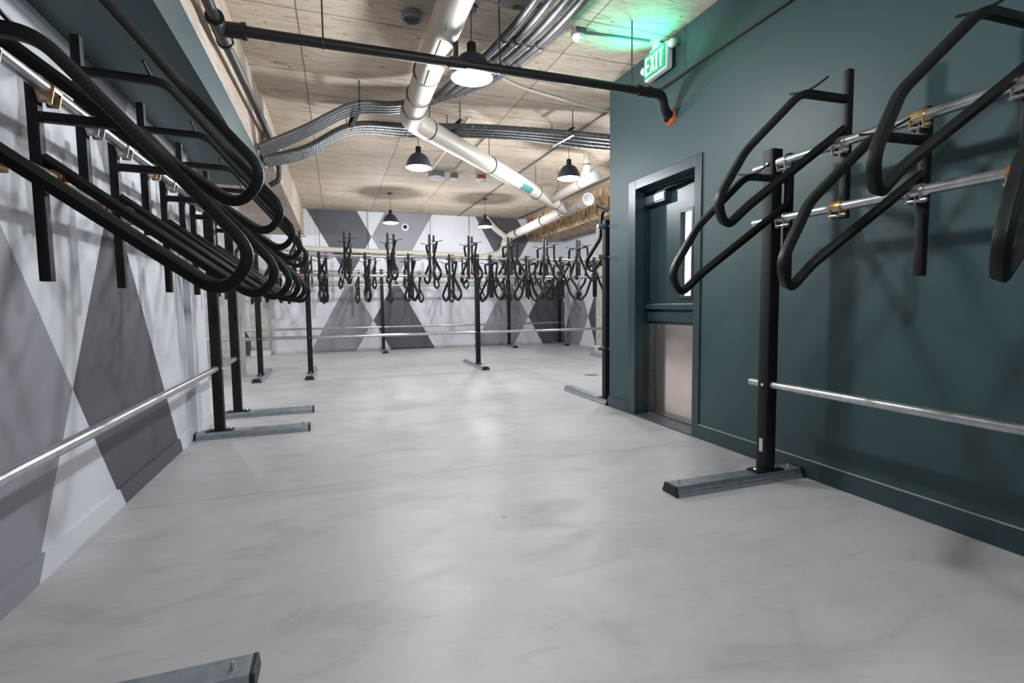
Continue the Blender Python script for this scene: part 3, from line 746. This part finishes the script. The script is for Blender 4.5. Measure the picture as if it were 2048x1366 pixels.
def strap(x, y0, y1, z, label):
    r = thing('conduit_strap', label, 'strap', (x, (y0+y1)/2, z), .12)
    bm = bmesh.new(); h = (y1-y0)/2
    box(bm, -.02, .02, -h, h, .04, .052); box(bm, -.02, .02, -h, h, -.052, -.042)
    objs('strut', bm, M['tie'], r)
    bm = bmesh.new()
    for q in (-h+.02, h-.02): tube(bm, [(0, q, -.06), (0, q, ceil_z(y0)-z)], .006, 8)
    objs('hanger_rod', bm, M['rod'], r)
strap(.27, 5.98, 7.0, 3.455, 'black conduit strap holding the bundle near the left beam')
strap(1.5, 6.22, 6.75, 3.46, 'black conduit strap just right of the white pipe elbow')
strap(2.95, 6.05, 6.62, 3.455, 'black conduit strap nearest the end of the green wall')
# white cable beside the bundle
bm = bmesh.new(); tube(bm, smoothpath([(1.75, 5.35, 3.68), (2.1, 5.5, 3.66), (2.6, 5.6, 3.64), (3.0, 5.75, 3.66), (3.6, 5.9, 3.68), (4.4, 6.0, 3.69)]), .012, 8)
tag(obj('loose_cable', bm, M['cable'], smooth=60), 'loose white cable sagging under the ceiling above the conduits', 'cable')

# ================================================================ SMALL CEILING FITTINGS
r = thing('motion_sensor', 'white dome motion sensor on green box beside the exit glow', 'sensor', (2.17, 4.29, ceil_z(4.29)))
bm = bmesh.new(); box(bm, -.055, .055, -.055, .055, -.05, 0); obj('back_box', bm, M['box'], r, bevel=.006)
bm = bmesh.new(); lathe(bm, [(.001, -.05), (.055, -.05), (.06, -.062), (.05, -.082), (.03, -.093), (.001, -.096)], (0, 0, 0), 28); obj('dome', bm, M['plastic'], r, smooth=50)
bm = bmesh.new(); lathe(bm, [(.001, -.0945), (.014, -.0945), (.012, -.1), (.001, -.1)], (0.01, -.01, 0), 16); obj('lens', bm, M['pvcgrey'], r)
bm = bmesh.new(); tube(bm, [(.05, 0, -.02), (.35, -.02, -.012), (.72, -.05, -.015)], .011, 10); 
obj('feed_conduit', bm, M['emt'], r, smooth=50)
def fitting(name, label, cat, x, y, w, h, basemat, rad, deep, shape):
    r = thing(name, label, cat, (x, y, ceil_z(y)))
    bm = bmesh.new(); box(bm, -w/2, w/2, -w/2, w/2, -h, 0); obj('mounting_base', bm, basemat, r, bevel=.004)
    bm = bmesh.new(); lathe(bm, [(.001, -h), (rad, -h), (rad, -h-deep*.5), (rad*.75, -h-deep*.85), (.001, -h-deep)] if shape == 'disc' else [(.001, -h), (rad, -h), (rad*.95, -h-deep*.3), (rad*.5, -h-deep*.8), (.001, -h-deep)], (0, 0, 0), 28); obj('cover', bm, M['plastic'], r, smooth=50)
    return r
fitting('ceiling_speaker', 'round white ceiling fitting below a wide grey box by the second lamp', 'ceiling fitting', 1.90, 9.75, .26, .10, M['box'], .145, .035, 'disc')
fitting('heat_detector', 'small round white detector on a little grey box left of the smoke detector', 'detector', 2.25, 9.78, .13, .09, M['box'], .065, .04, 'disc')
fitting('smoke_detector', 'white smoke detector on red base under the middle of the ceiling', 'detector', 2.79, 9.75, .15, .08, M['redp'], .10, .07, 'cone')
r = thing('ceiling_sleeve', 'round grey ceiling sleeve left of the thick white pipe', 'pipe sleeve', (.70, 4.5, ceil_z(4.5)))
bm = bmesh.new(); lathe(bm, [(.09, 0), (.09, -.05), (.08, -.055), (.07, -.05), (.07, -.005), (.001, -.005)], (0, 0, 0), 28); obj('collar', bm, M['pvcgrey'], r, smooth=40)
r = thing('strut_channel', 'short grey metal strut channel on ceiling behind the conduits', 'bracket', (1.45, 3.92, 3.60))
bm = bmesh.new(); box(bm, -.16, .2, -.03, .03, -.03, .03); box(bm, -.16, .2, -.045, -.03, -.03, -.022); obj('channel', bm, M['emt'], r, bevel=.003)
bm = bmesh.new()
for x in (-.12, .16): tube(bm, [(x, 0, .03), (x, 0, ceil_z(3.92)-3.6)], .007, 8)
objs('hanger_rod', bm, M['rod'], r)
r = thing('wall_camera', 'small round black camera with white rim high on the back wall', 'camera', (1.92, YB, 3.45))
bm = bmesh.new(); lathe(bm, [(.001, 0), (.10, 0), (.10, -.02), (.07, -.03), (.001, -.03)], (0, 0, 0), 28, axis='Y'); obj('rim', bm, M['plastic'], r, smooth=40)
bm = bmesh.new(); lathe(bm, [(.06, -.028), (.055, -.05), (.03, -.06), (.001, -.062)], (0, 0, 0), 24, axis='Y'); obj('dark_dome', bm, M['cord'], r, smooth=50)
for x, ya, yb, mt, lab in ((3.43, 2.9, 14.55, 'darkemt', 'long dark straight conduit on ceiling, passing right of the smoke detector'), (2.19, 6.9, 9.72, 'darkemt', 'dark straight conduit feeding the small detector on its grey box'),
                      (1.78, 6.7, 9.62, 'cable', 'pale straight conduit feeding the wide round ceiling fitting'), (5.3, 6.4, 14.5, 'darkemt', 'dark straight pipe on ceiling along the stained right beam')):
    bm = bmesh.new(); tube(bm, [(x, ya, ceil_z(ya)-.014), (x, yb, ceil_z(yb)-.014)], .013 if x < 5 else .024, 10)
    tag(obj('surface_conduit', bm, M[mt], smooth=50), lab, 'conduit')

# ================================================================ EXIT SIGN
ex = thing('exit_sign', 'green lit EXIT sign with white letters on the green wall', 'sign', (2.955, 4.25, 3.39))
def eb(x0, x1, y0, y1, z0, z1):
    return bbox_bm(x0, x1, y0, y1, z0, z1)
obj('housing', eb(-.005, .07, -.185, .175, 0, .245), M['exitbody'], ex, bevel=.018)
fc = obj('sign_face', eb(-.012, -.004, -.17, .16, .014, .232), M['exitface'], ex, bevel=.003)
bm = bmesh.new()
def stroke(ya, za, yb, zb, wd=.0095):
    d_ = Vector((0, yb-ya, zb-za)); n_ = Vector((0, -d_.z, d_.y)).normalized()*wd
    q = [(ya, za), (yb, zb)]
    pts = [(q[0][0]+n_.y, q[0][1]+n_.z), (q[1][0]+n_.y, q[1][1]+n_.z), (q[1][0]-n_.y, q[1][1]-n_.z), (q[0][0]-n_.y, q[0][1]-n_.z)]
    prism(bm, pts, 'X', -.0155, -.011)
zt, zb = .205, .042
# E (seen first, at the +y end), X, I, T towards the camera
stroke(.128, zb, .128, zt)
for z in (zb+.0095, (zt+zb)/2, zt-.0095): stroke(.137, z, .080, z)
stroke(.050, zb, -.008, zt); stroke(-.008, zb, .050, zt)
stroke(-.043, zb, -.043, zt)
stroke(-.110, zb, -.110, zt); stroke(-.076, zt-.0095, -.144, zt-.0095)
objs('letter', bm, M['exitletter'], fc)
bm = bmesh.new(); lathe(bm, [(.001, 0), (.05, 0), (.05, .03), (.035, .05), (.035, .08), (.05, .085), (.05, ceil_z(4.25)-3.39-.245), (.001, ceil_z(4.25)-3.39-.245)], (.03, 0, .245), 20); obj('ceiling_mount', bm, M['exitbody'], ex, smooth=40)
obj('top_lens', eb(.0, .06, -.09, .09, .243, .262), M['exitlens'], ex, bevel=.008)
for y in (-.225, .215):
    bm = bmesh.new(); bmesh.ops.create_uvsphere(bm, u_segments=20, v_segments=12, radius=.04)
    hd = obj('emergency_head', bm, M['exitbody'], ex, smooth=60, loc=(.03, y, .13 if y > 0 else .2))
bm = bmesh.new(); tube(bm, [(.03, -.17, .19), (.03, -.21, .198)], .016, 10); tube(bm, [(.03, .16, .12), (.03, .19, .128)], .016, 10); objs('head_arm', bm, M['exitbody'], ex)
bm = bmesh.new(); lathe(bm, [(.001, 0), (.012, 0), (.010, -.01), (.001, -.012)], (.0, .12, 0), 12); obj('indicator', bm, M['red'], ex)
ld = bpy.data.lights.new('exit_glow', 'SPOT'); ld.energy = 12; ld.color = (.02, 1, .62); ld.shadow_soft_size = .07; ld.spot_size = math.radians(130); ld.spot_blend = .5
lo = bpy.data.objects.new('exit_glow', ld); C.objects.link(lo); lo.parent = ex; lo.location = (-.17, -.04, .02); lo.rotation_euler = Vector((.32, .22, -.9)).to_track_quat('Z', 'Y').to_euler()

# ================================================================ FLOOR DRAIN
r = thing('floor_drain', 'round rusty floor drain cover near the hidden rack foot', 'drain', (4.115, 7.69, 0))
bm = bmesh.new(); lathe(bm, [(.12, 0), (.12, .004), (.10, .005), (.001, .005)], (0, 0, 0), 32); obj('cover', bm, M['rustmetal'], r)
